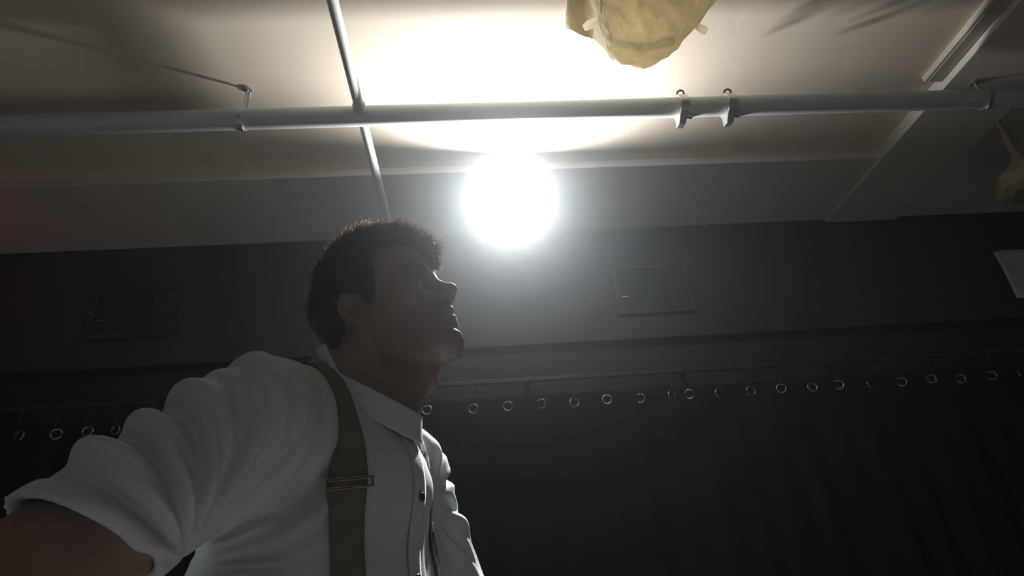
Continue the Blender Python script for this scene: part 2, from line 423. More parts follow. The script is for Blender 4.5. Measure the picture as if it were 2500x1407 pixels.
m = MB(); nx = 460; zsl = [2.255, 2.235, 2.21, 2.18, 2.12, 2.0, 1.8, 1.5, 1.2, 0.9, 0.6, 0.3, 0.06]
vv = []; ff = []
for z in zsl:
    for i in range(nx+1):
        x = -3.6 + 7.6*i/nx
        vv.append((x, cy(x, z), z))
for j in range(len(zsl)-1):
    for i in range(nx):
        a = j*(nx+1)+i; ff.append((a, a+nx+1, a+nx+2, a+1))
m.add(vv, ff); o = part(m, 'cloth', 'curtain', cu, smooth=True)
s = o.modifiers.new('solid', 'SOLIDIFY'); s.thickness = 0.003; s.offset = 0
ey = MB(); ey.torus((0,0,0), (0,1,0), 0.0245, 0.0062, 28, 10)
e0 = ey.build('eyelet', 'eyelet', cu, smooth=True)
hk = MB(); hk.tube([(0,0.0,0.118), (0,-0.016,0.120), (0.002,-0.017,0.10), (0.0,-0.014,0.04), (0,-0.010,0.02), (0,0.004,0.014)], 0.0028, 6)
h0 = hk.build('hook', 'black', cu, smooth=True)
for i, x in enumerate(XE):
    e = e0 if i == 0 else e0.copy(); h = h0 if i == 0 else h0.copy()
    if i: COL.objects.link(e); COL.objects.link(h); e.parent = cu; h.parent = cu
    z = 2.203 + random.uniform(-.005, .005)
    e.location = (x-0.3, cy(x, z)-YC-0.004, z); e.rotation_euler = (random.uniform(-.12,.12), 0, random.uniform(-.5,.5))
    h.location = (x-0.3, -0.012, z+0.012)

#PERSON#
# ------------------------------------------------------------ signed distance modelling kit for the figure
class Grid:
    def __init__(s, xs, ys, zs):
        s.ax = [np.asarray(a, np.float32) for a in (xs, ys, zs)]
        s.F = np.full([len(a) for a in s.ax], 1.0, np.float32)
    def sub(s, lo, hi, pad):
        sl = []
        for a, l, h in zip(s.ax, lo, hi):
            sl.append(slice(max(0, int(np.searchsorted(a, l-pad))-1), int(np.searchsorted(a, h+pad))+1))
        sl = tuple(sl)
        g = [a[q].reshape([-1 if i == j else 1 for j in range(3)]) for i, (a, q) in enumerate(zip(s.ax, sl))]
        return sl, g
    def put(s, fn, lo, hi, k, mode='add'):
        lo = np.minimum(lo, hi); 
        sl, (x, y, z) = s.sub(lo, hi, k+0.02)
        if min(s.F[sl].shape) == 0: return
        d = fn(x, y, z).astype(np.float32)
        a = s.F[sl]
        if mode == 'add':
            h = np.maximum(k-np.abs(a-d), 0)/k
            s.F[sl] = np.minimum(a, d) - h*h*k*0.25
        else:
            d = -d
            h = np.maximum(k-np.abs(a-d), 0)/k
            s.F[sl] = np.maximum(a, d) + h*h*k*0.25
    def capsule(s, a, b, ra, rb=None, k=0.02, mode='add', cut=None):
        rb = ra if rb is None else rb
        a = np.array(a, float); b = np.array(b, float); ba = b-a; L2 = float(ba@ba)+1e-12; R = max(ra, rb)
        def fn(x, y, z):
            px, py, pz = x-a[0], y-a[1], z-a[2]
            h = np.clip((px*ba[0]+py*ba[1]+pz*ba[2])/L2, 0, 1)
            d = np.sqrt((px-h*ba[0])**2+(py-h*ba[1])**2+(pz-h*ba[2])**2) - (ra+(rb-ra)*h)
            if cut is not None:
                (c, n) = cut
                d = np.maximum(d, (x-c[0])*n[0]+(y-c[1])*n[1]+(z-c[2])*n[2])
            return d
        s.put(fn, np.minimum(a, b)-R, np.maximum(a, b)+R, k, mode)
    def chain(s, pts, rs, k=0.02, **kw):
        for i in range(len(pts)-1): s.capsule(pts[i], pts[i+1], rs[i], rs[i+1], k, **kw)
    def ell(s, c, r, M=None, k=0.02, mode='add', clip=None):
        """ellipsoid; rows of M are its local axes"""
        c = np.array(c, float); r = np.array(r, float); M = np.eye(3) if M is None else np.array(M)
        ext = np.sqrt(((M*r[:, None])**2).sum(0))
        def fn(x, y, z):
            px, py, pz = x-c[0], y-c[1], z-c[2]
            q = [px*M[i,0]+py*M[i,1]+pz*M[i,2] for i in range(3)]
            k0 = np.sqrt((q[0]/r[0])**2+(q[1]/r[1])**2+(q[2]/r[2])**2)
            k1 = np.sqrt((q[0]/r[0]**2)**2+(q[1]/r[1]**2)**2+(q[2]/r[2]**2)**2)+1e-9
            d = k0*(k0-1)/k1
            d = np.where(k0 < 1e-4, -r.min(), d)
            if clip is not None: d = np.maximum(d, clip(x, y, z))
            return d
        s.put(fn, c-ext, c+ext, k, mode)
    def mesh(s):
        """surface nets"""
        F = s.F; ins = F < 0
        nx, ny, nz = F.shape
        cs = np.zeros((nx-1, ny-1, nz-1), np.int8)
        offs = [(i, j, k) for i in (0,1) for j in (0,1) for k in (0,1)]
        for (i, j, k) in offs: cs += ins[i:nx-1+i, j:ny-1+j, k:nz-1+k]
        I = np.nonzero((cs > 0) & (cs < 8))
        vals = np.stack([F[I[0]+o[0], I[1]+o[1], I[2]+o[2]] for o in offs], 1)
        P = np.zeros((len(I[0]), 3)); cnt = np.zeros(len(I[0]))
        for a in range(8):
            for ax in range(3):
                if offs[a][ax]: continue
                o2 = list(offs[a]); o2[ax] = 1; b = offs.index(tuple(o2))
                va, vb = vals[:, a], vals[:, b]
                m = (va < 0) != (vb < 0)
                t = np.where(m, va/np.where(m, va-vb, 1), 0)
                for c in range(3):
                    P[:, c] += np.where(m, offs[a][c] + (t if c == ax else 0), 0)
                cnt += m
        P /= cnt[:, None]
        V = np.empty_like(P)
        for c in range(3): V[:, c] = np.interp(I[c]+P[:, c], np.arange(len(s.ax[c])), s.ax[c])
        idx = np.full(cs.shape, -1, np.int32); idx[I] = np.arange(len(I[0]))
        faces = []
        for ax in range(3):
            n = [slice(1, -1)]*3; n[ax] = slice(0, -1)
            a = ins[tuple(n)]; n2 = list(n); n2[ax] = slice(1, None); b = ins[tuple(n2)]
            E = np.nonzero(a != b)
            e = [E[0]+(0 if ax == 0 else 1), E[1]+(0 if ax == 1 else 1), E[2]+(0 if ax == 2 else 1)]
            u, v = [(1,2),(2,0),(0,1)][ax]
            def cell(du, dv):
                q = [e[0], e[1], e[2]]; q[u] = q[u]-du; q[v] = q[v]-dv
                return idx[q[0], q[1], q[2]]
            Q = np.stack([cell(1,1), cell(0,1), cell(0,0), cell(1,0)], 1)
            fl = ~a[E]
            Q[fl] = Q[fl][:, ::-1]
            faces.append(Q)
        return V, np.concatenate(faces)

def normals(V, Fq):
    n = np.cross(V[Fq[:,2]]-V[Fq[:,0]], V[Fq[:,3]]-V[Fq[:,1]])
    N = np.zeros_like(V)
    for k in range(4): np.add.at(N, Fq[:,k], n)
    return N/(np.linalg.norm(N, axis=1)[:, None]+1e-12)
def relax(V, Fq, it=1, f=0.5):
    E = np.concatenate([Fq[:, [0,1]], Fq[:, [1,2]], Fq[:, [2,3]], Fq[:, [3,0]]])
    for _ in range(it):
        S = np.zeros_like(V); C = np.zeros(len(V))
        np.add.at(S, E[:,0], V[E[:,1]]); np.add.at(C, E[:,0], 1)
        np.add.at(S, E[:,1], V[E[:,0]]); np.add.at(C, E[:,1], 1)
        V = V*(1-f) + f*S/np.maximum(C, 1)[:, None]
    return V
def mesh_obj(name, V, Fq, mat, parent, attr=None):
    l = np.array(parent.location)
    me = bpy.data.meshes.new(name)
    me.vertices.add(len(V)); me.vertices.foreach_set('co', (V-l).astype(np.float32).ravel())
    k = Fq.shape[1]
    me.loops.add(Fq.size); me.loops.foreach_set('vertex_index', Fq.astype(np.int32).ravel())
    me.polygons.add(len(Fq)); me.polygons.foreach_set('loop_start', np.arange(0, Fq.size, k, dtype=np.int32))
    me.update(calc_edges=True); me.validate()
    me.polygons.foreach_set('use_smooth', np.ones(len(me.polygons), bool))
    me.materials.append(MT[mat])
    o = bpy.data.objects.new(name, me); COL.objects.link(o); o.parent = parent
    return o
def axis(*segs):
    """segments (start, end, step)"""
    out = [segs[0][0]]
    for a, b, h in segs:
        n = max(1, int(round((b-a)/h)))
        out += list(a + (b-a)*np.arange(1, n+1)/n)
    return np.array(out)

# ------------------------------------------------------------ the man: pose
unit = lambda v: np.array(v, float)/np.linalg.norm(v)
BF = unit((0.94, -0.34, 0)); BL = np.array((-BF[1], BF[0], 0)); BZ = np.array((0, 0, 1.0))
BM = np.array((-0.177, 0.845, 0.0))
def lean(z): return 0.10*np.clip(z-1.48, -0.45, 0.1)
def lift(z): return 0.028*np.clip((z-1.2)/0.25, 0, 1)
def B(f, l, z): return BM + BF*(f+lean(z)) + BL*l + BZ*(z+lift(z))
HO = np.array((-0.139, 0.897, 1.692))
hy, hp, hr = math.radians(-25), math.radians(19), math.radians(7.5)
_fx = np.array((math.cos(hy), math.sin(hy), 0)); _l = np.array((-math.sin(hy), math.cos(hy), 0))
_X = _fx*math.cos(hp) + BZ*math.sin(hp); _Z = -_fx*math.sin(hp) + BZ*math.cos(hp)
HM = np.array((_X, _l*math.cos(hr) + _Z*math.sin(hr), -_l*math.sin(hr) + _Z*math.cos(hr)))
def H(x, y, z): return HO + np.array((x, y, z))@HM

SR, SL = B(-0.01, -0.185, 1.425), B(-0.01, 0.185, 1.425)
dR = unit((-0.545, -0.55, -0.69))
ER = SR + 0.29*dR

LA = float(np.linalg.norm(ER - SR))
WR = B(-0.06, -0.20, 1.085)
dL = unit(BF*0.25 + BL*0.22 - BZ*0.9)
EL = SL + 0.31*dL
WL = EL + 0.255*unit(BF*0.35 - BL*0.12 - BZ*0.95)
man = empty('person', (float(BM[0]), float(BM[1]), 0.0), label='man in a white shirt and braces looking up at the lamp, seen from below', cat='person')

# body, one continuous skin
g = Grid(axis((-0.55,-0.29,0.007),(-0.29,0.03,0.0024),(0.03,0.18,0.007)),
         axis((0.34,0.66,0.007),(0.66,1.0,0.0024),(1.0,1.26,0.006)),
         axis((-0.01,0.62,0.012),(0.62,1.12,0.0045),(1.12,1.52,0.008),(1.52,1.835,0.0023)))
# trunk and legs
g.ell(B(0.005, 0, 1.28), (0.105, 0.155, 0.20), (BF, BL, BZ), k=0.05)
g.ell(B(0.01, 0, 1.08), (0.095, 0.14, 0.17), (BF, BL, BZ), k=0.06)
g.ell(B(0.0, 0, 0.95), (0.10, 0.155, 0.13), (BF, BL, BZ), k=0.06)
for s, S in ((-1, SR), (1, SL)):
    g.capsule(B(-0.015, s*0.04, 1.44), S, 0.055, 0.05, k=0.05)
    g.capsule(B(-0.03, s*0.02, 1.53), B(-0.02, s*0.13, 1.455), 0.042, 0.038, k=0.06)
    hip, knee, ank = B(0.0, s*0.085, 0.90), B(0.02, s*0.11, 0.50), B(-0.02, s*0.12, 0.09)
    g.chain([hip, knee, ank], [0.082, 0.056, 0.038], k=0.05)
    g.capsule(B(-0.03, s*0.12, 0.05), B(0.13, s*0.135, 0.035), 0.036, 0.026, k=0.03)
# neck
g.capsule(H(-0.028, 0, -0.05), B(0.006, 0, 1.46), 0.058, 0.062, k=0.03)
g.capsule(H(0.020, 0, -0.108), B(0.056, 0, 1.42), 0.022, 0.022, k=0.05)
g.ell(H(0.022, 0, -0.138), (0.016, 0.014, 0.018), HM, k=0.02)
for s in (-1, 1):
    g.capsule(H(-0.015, s*0.062, -0.055), B(0.054, s*0.018, 1.42), 0.018, 0.012, k=0.035)
# arms
g.chain([SR, SR+0.13*dR, ER], [0.050, 0.053, 0.054], k=0.03)
g.chain([ER, ER*0.72+WR*0.28, WR], [0.049, 0.049, 0.030], k=0.03)
g.chain([SL, SL+0.13*dL, EL], [0.052, 0.050, 0.043], k=0.03)
g.chain([EL, EL*0.72+WL*0.28, WL], [0.041, 0.044, 0.027], k=0.03)
def hand(W, d, side, palm_n, curl, thumb_dir):
    """d: direction of the metacarpals, side: index-finger side, palm_n: direction the palm faces"""
    d, side, palm_n = unit(d), unit(side), unit(palm_n)
    for q in (-0.027, -0.009, 0.009, 0.027):
        g.capsule(W + d*0.012 + side*q*0.6, W + d*0.088 + side*q, 0.0145, 0.0115, k=0.012)
    for i, (q, L) in enumerate(((0.028, 0.070), (0.0095, 0.079), (-0.0095, 0.073), (-0.028, 0.057))):
        p = W + d*0.092 + side*q
        a = 0.25 + 0.06*i
        pts = [p - d*0.01]; ang = 0.0
        for seg, f in enumerate((0.45, 0.31, 0.24)):
            ang += curl*(0.6 if seg == 0 else 1.0)
            p = p + (d*math.cos(ang) + palm_n*math.sin(ang) + side*q*1.2*(1 if seg == 0 else 0.3))*L*f
            pts.append(p)
        g.chain(pts, [0.0100, 0.0088, 0.0078, 0.0064], k=0.004)
    t0 = W + d*0.024 + side*0.022; t1 = t0 + unit(d*0.6 + side*0.75 + palm_n*0.25)*0.042; td = unit(thumb_dir)
    g.chain([t0, t1, t1+td*0.033, t1+td*0.058], [0.0165, 0.0125, 0.0105, 0.0078], k=0.010)
hd = unit(BF*0.80 + BL*0.05 - BZ*0.52)
hand(WR, hd, BZ*0.8 + BF*0.5, BL, 0.32, -BF*0.5 + BZ*0.4 + BL*0.45)
ld = unit(BF*0.15 - BZ*0.98)
hand(WL, ld, BF*0.97 + BZ*0.15, -BL, 0.38, BF*0.35 - BZ*0.9 - BL*0.25)
# head
def he(c, r, k=0.02, mode='add', rot=0.0, clip=None):
    M = HM
    if rot:
        c_, s_ = math.cos(rot), math.sin(rot)
        M = np.array((HM[0]*c_+HM[2]*s_, HM[1], -HM[0]*s_+HM[2]*c_))
    g.ell(H(*c), r, M, k=k, mode=mode, clip=clip)
def hc(a, b, ra, rb=None, k=0.02, mode='add'): g.capsule(H(*a), H(*b), ra, rb, k=k, mode=mode)
he((-0.012, 0, 0.043), (0.100, 0.076, 0.087), k=0.02)
he((0.030, 0, 0.050), (0.064, 0.064, 0.055), k=0.03)
he((0.032, 0, -0.030), (0.060, 0.060, 0.080), k=0.03)
he((-0.03, 0, -0.03), (0.062, 0.060, 0.06), k=0.03)
for s in (-1, 1):
    hc((-0.004, s*0.056, -0.040), (0.006, s*0.052, -0.074), 0.016, 0.014, k=0.025)
    hc((0.006, s*0.052, -0.074), (0.076, s*0.014, -0.104), 0.014, 0.014, k=0.03)
    he((0.062, s*0.046, -0.016), (0.024, 0.018, 0.016), k=0.025)
    hc((0.088, s*0.010, 0.020), (0.072, s*0.046, 0.024), 0.0105, 0.0085, k=0.018)
    he((0.066, s*0.030, -0.052), (0.022, 0.018, 0.024), k=0.03)
he((0.079, 0, -0.098), (0.018, 0.021, 0.017), k=0.02)
he((0.078, 0, -0.058), (0.021, 0.030, 0.034), k=0.025)
for s in (-1, 1):
    he((0.097, s*0.034, 0.0025), (0.020, 0.017, 0.0135), k=0.014, mode='cut')
    he((0.0705, s*0.032, 0.001), (0.0165, 0.0185, 0.0135), k=0.005)
hc((0.093, 0, 0.010), (0.113, 0, -0.018), 0.0072, 0.0090, k=0.012)
he((0.1165, 0, -0.0225), (0.0112, 0.0105, 0.0095), k=0.010)
for s in (-1, 1):
    he((0.1035, s*0.0115, -0.0295), (0.0125, 0.0070, 0.0082), k=0.007)
    he((0.1065, s*0.0055, -0.0365), (0.0050, 0.0032, 0.0036), k=0.003, mode='cut')
hc((0.0955, 0, -0.040), (0.0985, 0, -0.050), 0.006, 0.0055, k=0.010)
for s in (-1, 1):
    hc((0.1000, 0, -0.0535), (0.0870, s*0.023, -0.0595), 0.0058, 0.0035, k=0.006)
    hc((0.0985, 0, -0.0675), (0.0865, s*0.022, -0.0625), 0.0066, 0.0038, k=0.006)
hc((0.108, 0, -0.0605), (0.0990, 0, -0.0605), 0.0016, k=0.006, mode='cut')
for s in (-1, 1):
    hc((0.1045, s*0.0, -0.0604), (0.0900, s*0.0235, -0.0612), 0.0016, 0.0012, k=0.004, mode='cut')
hc((0.103, -0.012, -0.0805), (0.103, 0.012, -0.0805), 0.006, k=0.012, mode='cut')
for s in (-1, 1):   # ears
    M = np.array((HM[0]*0.94+HM[2]*-0.17+HM[1]*s*-0.30, 0*HM[0], 0*HM[0]))
    ex = unit(HM[0]*0.93 - HM[1]*s*0.30 + HM[2]*0.22); eyv = unit(HM[1]*s - ex*((HM[1]*s)@ex)); ez = np.cross(ex, eyv); ez = ez if ez@HM[2] > 0 else -ez
    EMt = np.array((ex, eyv, ez))
    c = H(-0.016, s*0.080, -0.004)
    g.ell(c, (0.0215, 0.0090, 0.0350), EMt, k=0.008)
    g.ell(c + eyv*0.0075 + ex*0.003 - ez*0.002, (0.0095, 0.0065, 0.0165), EMt, k=0.005, mode='cut')
    g.ell(c + eyv*0.007 - ex*0.006 + ez*0.012, (0.0050, 0.0045, 0.010), EMt, k=0.004, mode='cut')
    g.ell(c + ex*0.010 + eyv*0.004 - ez*0.002, (0.005, 0.005, 0.007), EMt, k=0.004)
V, Q = g.mesh()
V = relax(V, Q, 2, 0.4)
skin_o = mesh_obj('body', V, Q, 'skin', man)
del g
for s in (-1, 1):
    m = MB(); c = H(0.0752, s*0.032, 0.001)
    gaze = HM[0]*0.86 + HM[2]*0.45 + HM[1]*0.15
    m.lathe(c, gaze, [(-0.0122*math.cos(t), 0.0122*math.sin(t)) for t in np.linspace(0, PI, 14)], 24)
    eo = part(m, 'eye', 'eyewhite', man, smooth=True)
    m = MB(); m.lathe(c, gaze, [(0.0112, 0.0056), (0.0121, 0.0045), (0.0126, 0.002), (0.0127, 0.0)], 20)
    m.v = [tuple(Vector(p)-Vector(man.location)) for p in m.v]
    io = m.build('iris', 'iris', None, smooth=True); io.parent = eo

# hair: cap of the skull, quiff, sideburns, then strands
hg = Grid(*[np.arange(HO[i]-0.17, HO[i]+0.20, 0.003) for i in range(3)])
def hclip(x, y, z):
    px, py, pz = x-HO[0], y-HO[1], z-HO[2]
    X = px*HM[0,0]+py*HM[0,1]+pz*HM[0,2]; Y = px*HM[1,0]+py*HM[1,1]+pz*HM[1,2]; Z = px*HM[2,0]+py*HM[2,1]+pz*HM[2,2]
    front = X - (0.046 + 0.45*np.maximum(Z-0.062, 0) + 0.12*np.minimum(Z-0.062, 0) - 0.25*np.maximum(np.abs(Y)-0.045, 0))
    zl = np.clip(-0.012 + (X-0.012)*1.25, -0.098, 0.030)
    zl = np.where(X > 0.004, np.where(X < 0.030, -0.022, 0.030 + (X-0.03)*0.6), zl)
    zl = np.where((X < 0.004) & (X > -0.040), np.maximum(zl, 0.022 - np.abs(X+0.016)*0.1), zl)
    return np.maximum(front, (zl-Z)*0.8)
G_save = hg
hg.ell(H(-0.016, 0, 0.047), (0.109, 0.083, 0.096), HM, k=0.002, clip=hclip)
hg.ell(H(-0.035, 0, -0.025), (0.075, 0.066, 0.072), HM, k=0.004, clip=hclip)
hg.ell(H(0.000, 0, 0.118), (0.084, 0.060, 0.042), HM, k=0.03)
hg.chain([H(0.02, 0.01, 0.135), H(0.065, 0.015, 0.118), H(0.092, 0.03, 0.088), H(0.100, 0.036, 0.058)], [0.026, 0.027, 0.021, 0.011], k=0.02)
V, Q = hg.mesh(); V = relax(V, Q, 2, 0.5)
N = normals(V, Q)
loc = (V-HO)@HM.T
wav = np.sin(loc[:,1]*260+np.sin(loc[:,0]*70)*2)*0.0012 + np.sin(loc[:,0]*190+loc[:,1]*90)*0.0012 + np.sin(loc[:,1]*130+loc[:,2]*110+1)*0.0014
V = V + N*(wav*np.clip((loc[:,2]-0.0)/0.08, 0.15, 1.2))[:, None]
hair = mesh_obj('hair', V, Q, 'hair', man)
hair['label'] = 'short dark brown hair with a quiff'
sel = RNG.choice(len(V), 15000)
sv, sf = [], []
for i in sel:
    p, n, L = V[i], N[i], loc[i]
    top = np.clip((L[2]-0.02)/0.09, 0, 1)
    comb = HM[0]*(0.55*top+0.1) + HM[1]*0.25*RNG.normal() - HM[2]*(0.6*(1-top)) + HM[0]*-0.5*(1-top)
    if L[0] > 0.05: comb = HM[0]*0.5 - HM[2]*0.3 + HM[1]*0.3*RNG.normal()
    d = unit(n*0.32 + comb*1.0 + RNG.normal(size=3)*0.22)
    ln = (0.006 + 0.015*top)*RNG.uniform(0.5, 1.3)
    bend = unit(d + comb*0.7)
    w = 0.0005; s1 = unit(np.cross(d, n)+1e-6)*w; s2 = np.cross(d, s1/w)*w
    b = len(sv); p0 = p - n*0.001; p1 = p + d*ln*0.55; p2 = p1 + bend*ln*0.45
    sv += [p0+s1, p0-s1*0.5+s2*0.87, p0-s1*0.5-s2*0.87, p1+s1*0.7, p1+(-s1*0.5+s2*0.87)*0.7, p1+(-s1*0.5-s2*0.87)*0.7, p2]
    for k in range(3):
        sf.append((b+k, b+(k+1)%3, b+3+(k+1)%3)); sf.append((b+k, b+3+(k+1)%3, b+3+k)); sf.append((b+3+k, b+3+(k+1)%3, b+6))
st = mesh_obj('hair_strands', np.array(sv), np.array(sf), 'hairfine', man)
# stubble on jaw and chin
bt = skin_o.data; nv = len(bt.vertices)
co = np.empty(nv*3, np.float32); bt.vertices.foreach_get('co', co); co = co.reshape(-1, 3) + np.array(man.location)
nn = np.empty(nv*3, np.float32); bt.vertices.foreach_get('normal', nn); nn = nn.reshape(-1, 3)
l = (co-HO)@HM.T
jaw = (l[:,2] < -0.045+np.clip(0.02-l[:,0], 0, 0.03)) & (l[:,2] > -0.125) & (l[:,0] > 0.0) & ((np.abs(l[:,1]) > 0.026) | (l[:,2] < -0.074) | ((l[:,2] > -0.052) & (l[:,2] < -0.041))) & (np.linalg.norm(l, axis=1) < 0.16)
ids = np.nonzero(jaw)[0]
sv, sf = [], []
for i in RNG.choice(ids, 5200):
    p, n = co[i], nn[i]
    d = unit(n*0.7 - HM[2]*0.55 + RNG.normal(size=3)*0.22); ln = RNG.uniform(0.0022, 0.0052); w = 0.00028
    s1 = unit(np.cross(d, HM[1])+1e-6)*w; s2 = np.cross(d, s1)
    b = len(sv); p0 = p - n*0.0006
    sv += [p0+s1, p0-s1*0.5+s2*0.87, p0-s1*0.5-s2*0.87, p0+d*ln]
    sf += [(b, b+1, b+3), (b+1, b+2, b+3), (b+2, b, b+3)]
sb = mesh_obj('stubble', np.array(sv), np.array(sf), 'hairfine', man)
# eyebrows
for s in (-1, 1):
    sv, sf = [], []
    for q in range(260):
        t = RNG.uniform(0, 1)
        base = np.array((0.0985-0.024*t**1.6, s*(0.010+0.042*t), 0.022+0.008*math.sin(t*2.6)+RNG.uniform(-.0035,.0035)*(1-0.5*t)))
        p = HO + base@HM; out = HM[0]
        d = unit(HM[1]*s*0.8 + HM[2]*0.45*(1-t*1.4) + HM[0]*0.12 + RNG.normal(size=3)*0.12); ln = 0.009; w = 0.0005
        s1 = HM[0]*w; s2 = np.cross(d, s1)
        b = len(sv); sv += [p+s1, p-s1*0.5+s2, p-s1*0.5-s2, p+d*ln]; sf += [(b,b+1,b+3),(b+1,b+2,b+3),(b+2,b,b+3)]
    mesh_obj('eyebrow', np.array(sv), np.array(sf), 'hair', man)

# ------------------------------------------------------------ shirt
g = Grid(np.arange(-0.50, 0.16, 0.0036), np.arange(0.42, 1.24, 0.0036), np.arange(0.96, 1.57, 0.0036))
g.ell(B(-0.003, 0, 1.27), (0.122, 0.175, 0.225), (BF, BL, BZ), k=0.05)
g.ell(B(0.018, 0, 1.40), (0.074, 0.11, 0.085), (BF, BL, BZ), k=0.05)
g.ell(B(0.055, 0, 1.380), (0.050, 0.085, 0.062), (BF, BL, BZ), k=0.05)
g.ell(B(0.000, 0, 1.07), (0.122, 0.165, 0.24), (BF, BL, BZ), k=0.09)
g.ell(B(-0.045, 0, 1.12), (0.105, 0.155, 0.26), (BF, BL, BZ), k=0.09)
CR = SR + 0.182*dR; CL = SL + 0.235*dL
cnR = unit(dR + BZ*-0.62 + BF*0.12); cnL = unit(dL)
for s, S, d, C, cn in ((-1, SR, dR, CR, cnR), (1, SL, dL, CL, cnL)):
    g.capsule(B(-0.015, s*0.05, 1.432), S, 0.064, 0.060, k=0.05)
    g.capsule(B(-0.020, s*0.050, 1.490), B(-0.015, s*0.14, 1.462), 0.048, 0.050, k=0.05)
    g.capsule(S, S+0.36*d, 0.067, 0.069 if s < 0 else 0.080, k=0.05, cut=(C, cn))
    g.capsule(C - d*0.07, C + d*0.2, 0.0565, 0.058 if s < 0 else 0.066, k=0.006, mode='cut')
# cut at the waist and the neck opening
g.put(lambda x, y, z: z - 0.985 + 0*x + 0*y, (-1,-1,0.9), (1,2,0.99), 0.003, mode='cut')
# band collar: an elliptic tube between two tilted planes; the shirt is open inside it
PA, PC = B(0.018, -0.070, 0) , B(0.098, 0, 0)
PA[2], PC[2] = 1.548, 1.408
dz_f = (PC[2]-PA[2])/0.080
def collar_uv(x, y, z):
    f = (x-BM[0])*BF[0] + (y-BM[1])*BF[1] - lean(np.float32(1.5)); l = (x-BM[0])*BL[0] + (y-BM[1])*BL[1]
    rad = (np.sqrt(((f-0.018)/0.080)**2 + (l/0.070)**2) - 1)*0.073
    zt = PA[2] + np.maximum((f-0.018)*dz_f, (f-0.018)*dz_f*0.35)
    return rad + 0*z, z - zt
def neck_cut(x, y, z):
    r_, h_ = collar_uv(x, y, z)
    return np.maximum(r_ + 0.004, -(h_ + 0.036))
g.put(neck_cut, B(-0.09, -0.1, 1.38)-0.05, B(0.12, 0.1, 1.56)+0.05, 0.006, mode='cut')
V, Q = g.mesh(); V = relax(V, Q, 2, 0.5); N = normals(V, Q)
sst = lambda a, b, x: (lambda t: t*t*(3-2*t))(np.clip((x-a)/(b-a), 0, 1))
# folds fanning over the near sleeve from the armpit
def sleeve_folds(S, d, upw, pit, nf, amp, ph):
    a = d; b = unit(upw - a*(upw@a))
    rel = V-pit
    u, v = rel@a, rel@b
    th = np.arctan2(v, u); rr = np.sqrt(u*u+v*v)
    t = (V-S)@a; perp = np.linalg.norm((V-S) - np.outer(t, a), axis=1)
    w = sst(-0.09, -0.02, t)*sst(0.20, 0.15, t)*sst(0.01, 0.07, rr)*sst(0.16, 0.12, perp)
    q = th*nf + ph + 0.5*np.sin(th*3.1) + 0.25*np.sin(rr*40)
    f = (np.abs(np.sin(q))**0.7*1.6-1.0) + 0.40*np.sin(q*2.3+1) + 0.25*np.sin(q*3.9+rr*60)
    return amp*f*w
pitR = SR + 0.07*dR - BZ*0.095 + BF*0.0
disp = sleeve_folds(SR, dR, BZ, pitR, 7.5, 0.0105, 0.4)
pitL = SL + 0.06*dL - BL*0.06
disp += sleeve_folds(SL, dL, BL, pitL, 5.0, 0.006, 1.0)
# armhole seam dip and soft drape of the torso
f_, l_, z_ = (V-BM)@BF - lean(V[:,2]), (V-BM)@BL, V[:,2]
seam = np.exp(-((l_+0.150+0.03*(1.46-z_))/0.010)**2)*sst(1.20, 1.28, z_)*sst(1.52, 1.49, z_)
disp -= 0.0075*seam*(f_ > -0.06)
w = sst(0.02, 0.10, np.abs(l_))*sst(1.38, 1.25, z_)*(np.abs(l_) < 0.175)
q = (z_*0.8 + f_*0.9)*34 + 1.2*np.sin(f_*14+l_*9)
disp += 0.0035*np.sin(q)*sst(1.36, 1.2, z_)*np.where(l_ < 0, 1, 0.7)
disp += 0.0025*np.sin(f_*70 + z_*10 + 1)*sst(1.15, 1.0, z_)
disp += 0.004*np.sin((z_*0.35 - l_*0.9)*75 + 1.5*np.sin(z_*22))*np.where((f_ > 0.03) & (l_ > 0.02), 1, 0)*sst(1.45, 1.38, z_)*sst(0.02, 0.06, l_)
hd_ = (V-CR)@cnR; tR = (V-SR)@dR; pR = np.linalg.norm((V-SR)-np.outer(tR, dR), axis=1)
disp -= 0.0022*np.exp(-((hd_+0.026)/0.0035)**2)*(tR > 0.06)*(pR < 0.11)
disp = np.maximum(disp, -0.0065)
V = V + N*disp[:, None]
V = relax(V, Q, 1, 0.5)
shirt = mesh_obj('shirt', V, Q, 'shirt', man)
shirt['label'] = 'white short sleeved band collar shirt'
bvh = BVHTree.FromPolygons([tuple(p) for p in V], [tuple(q) for q in Q])
def cast(o, d):
    h = bvh.ray_cast(Vector(o), Vector(d))
    return None if h[0] is None else np.array(h[0])

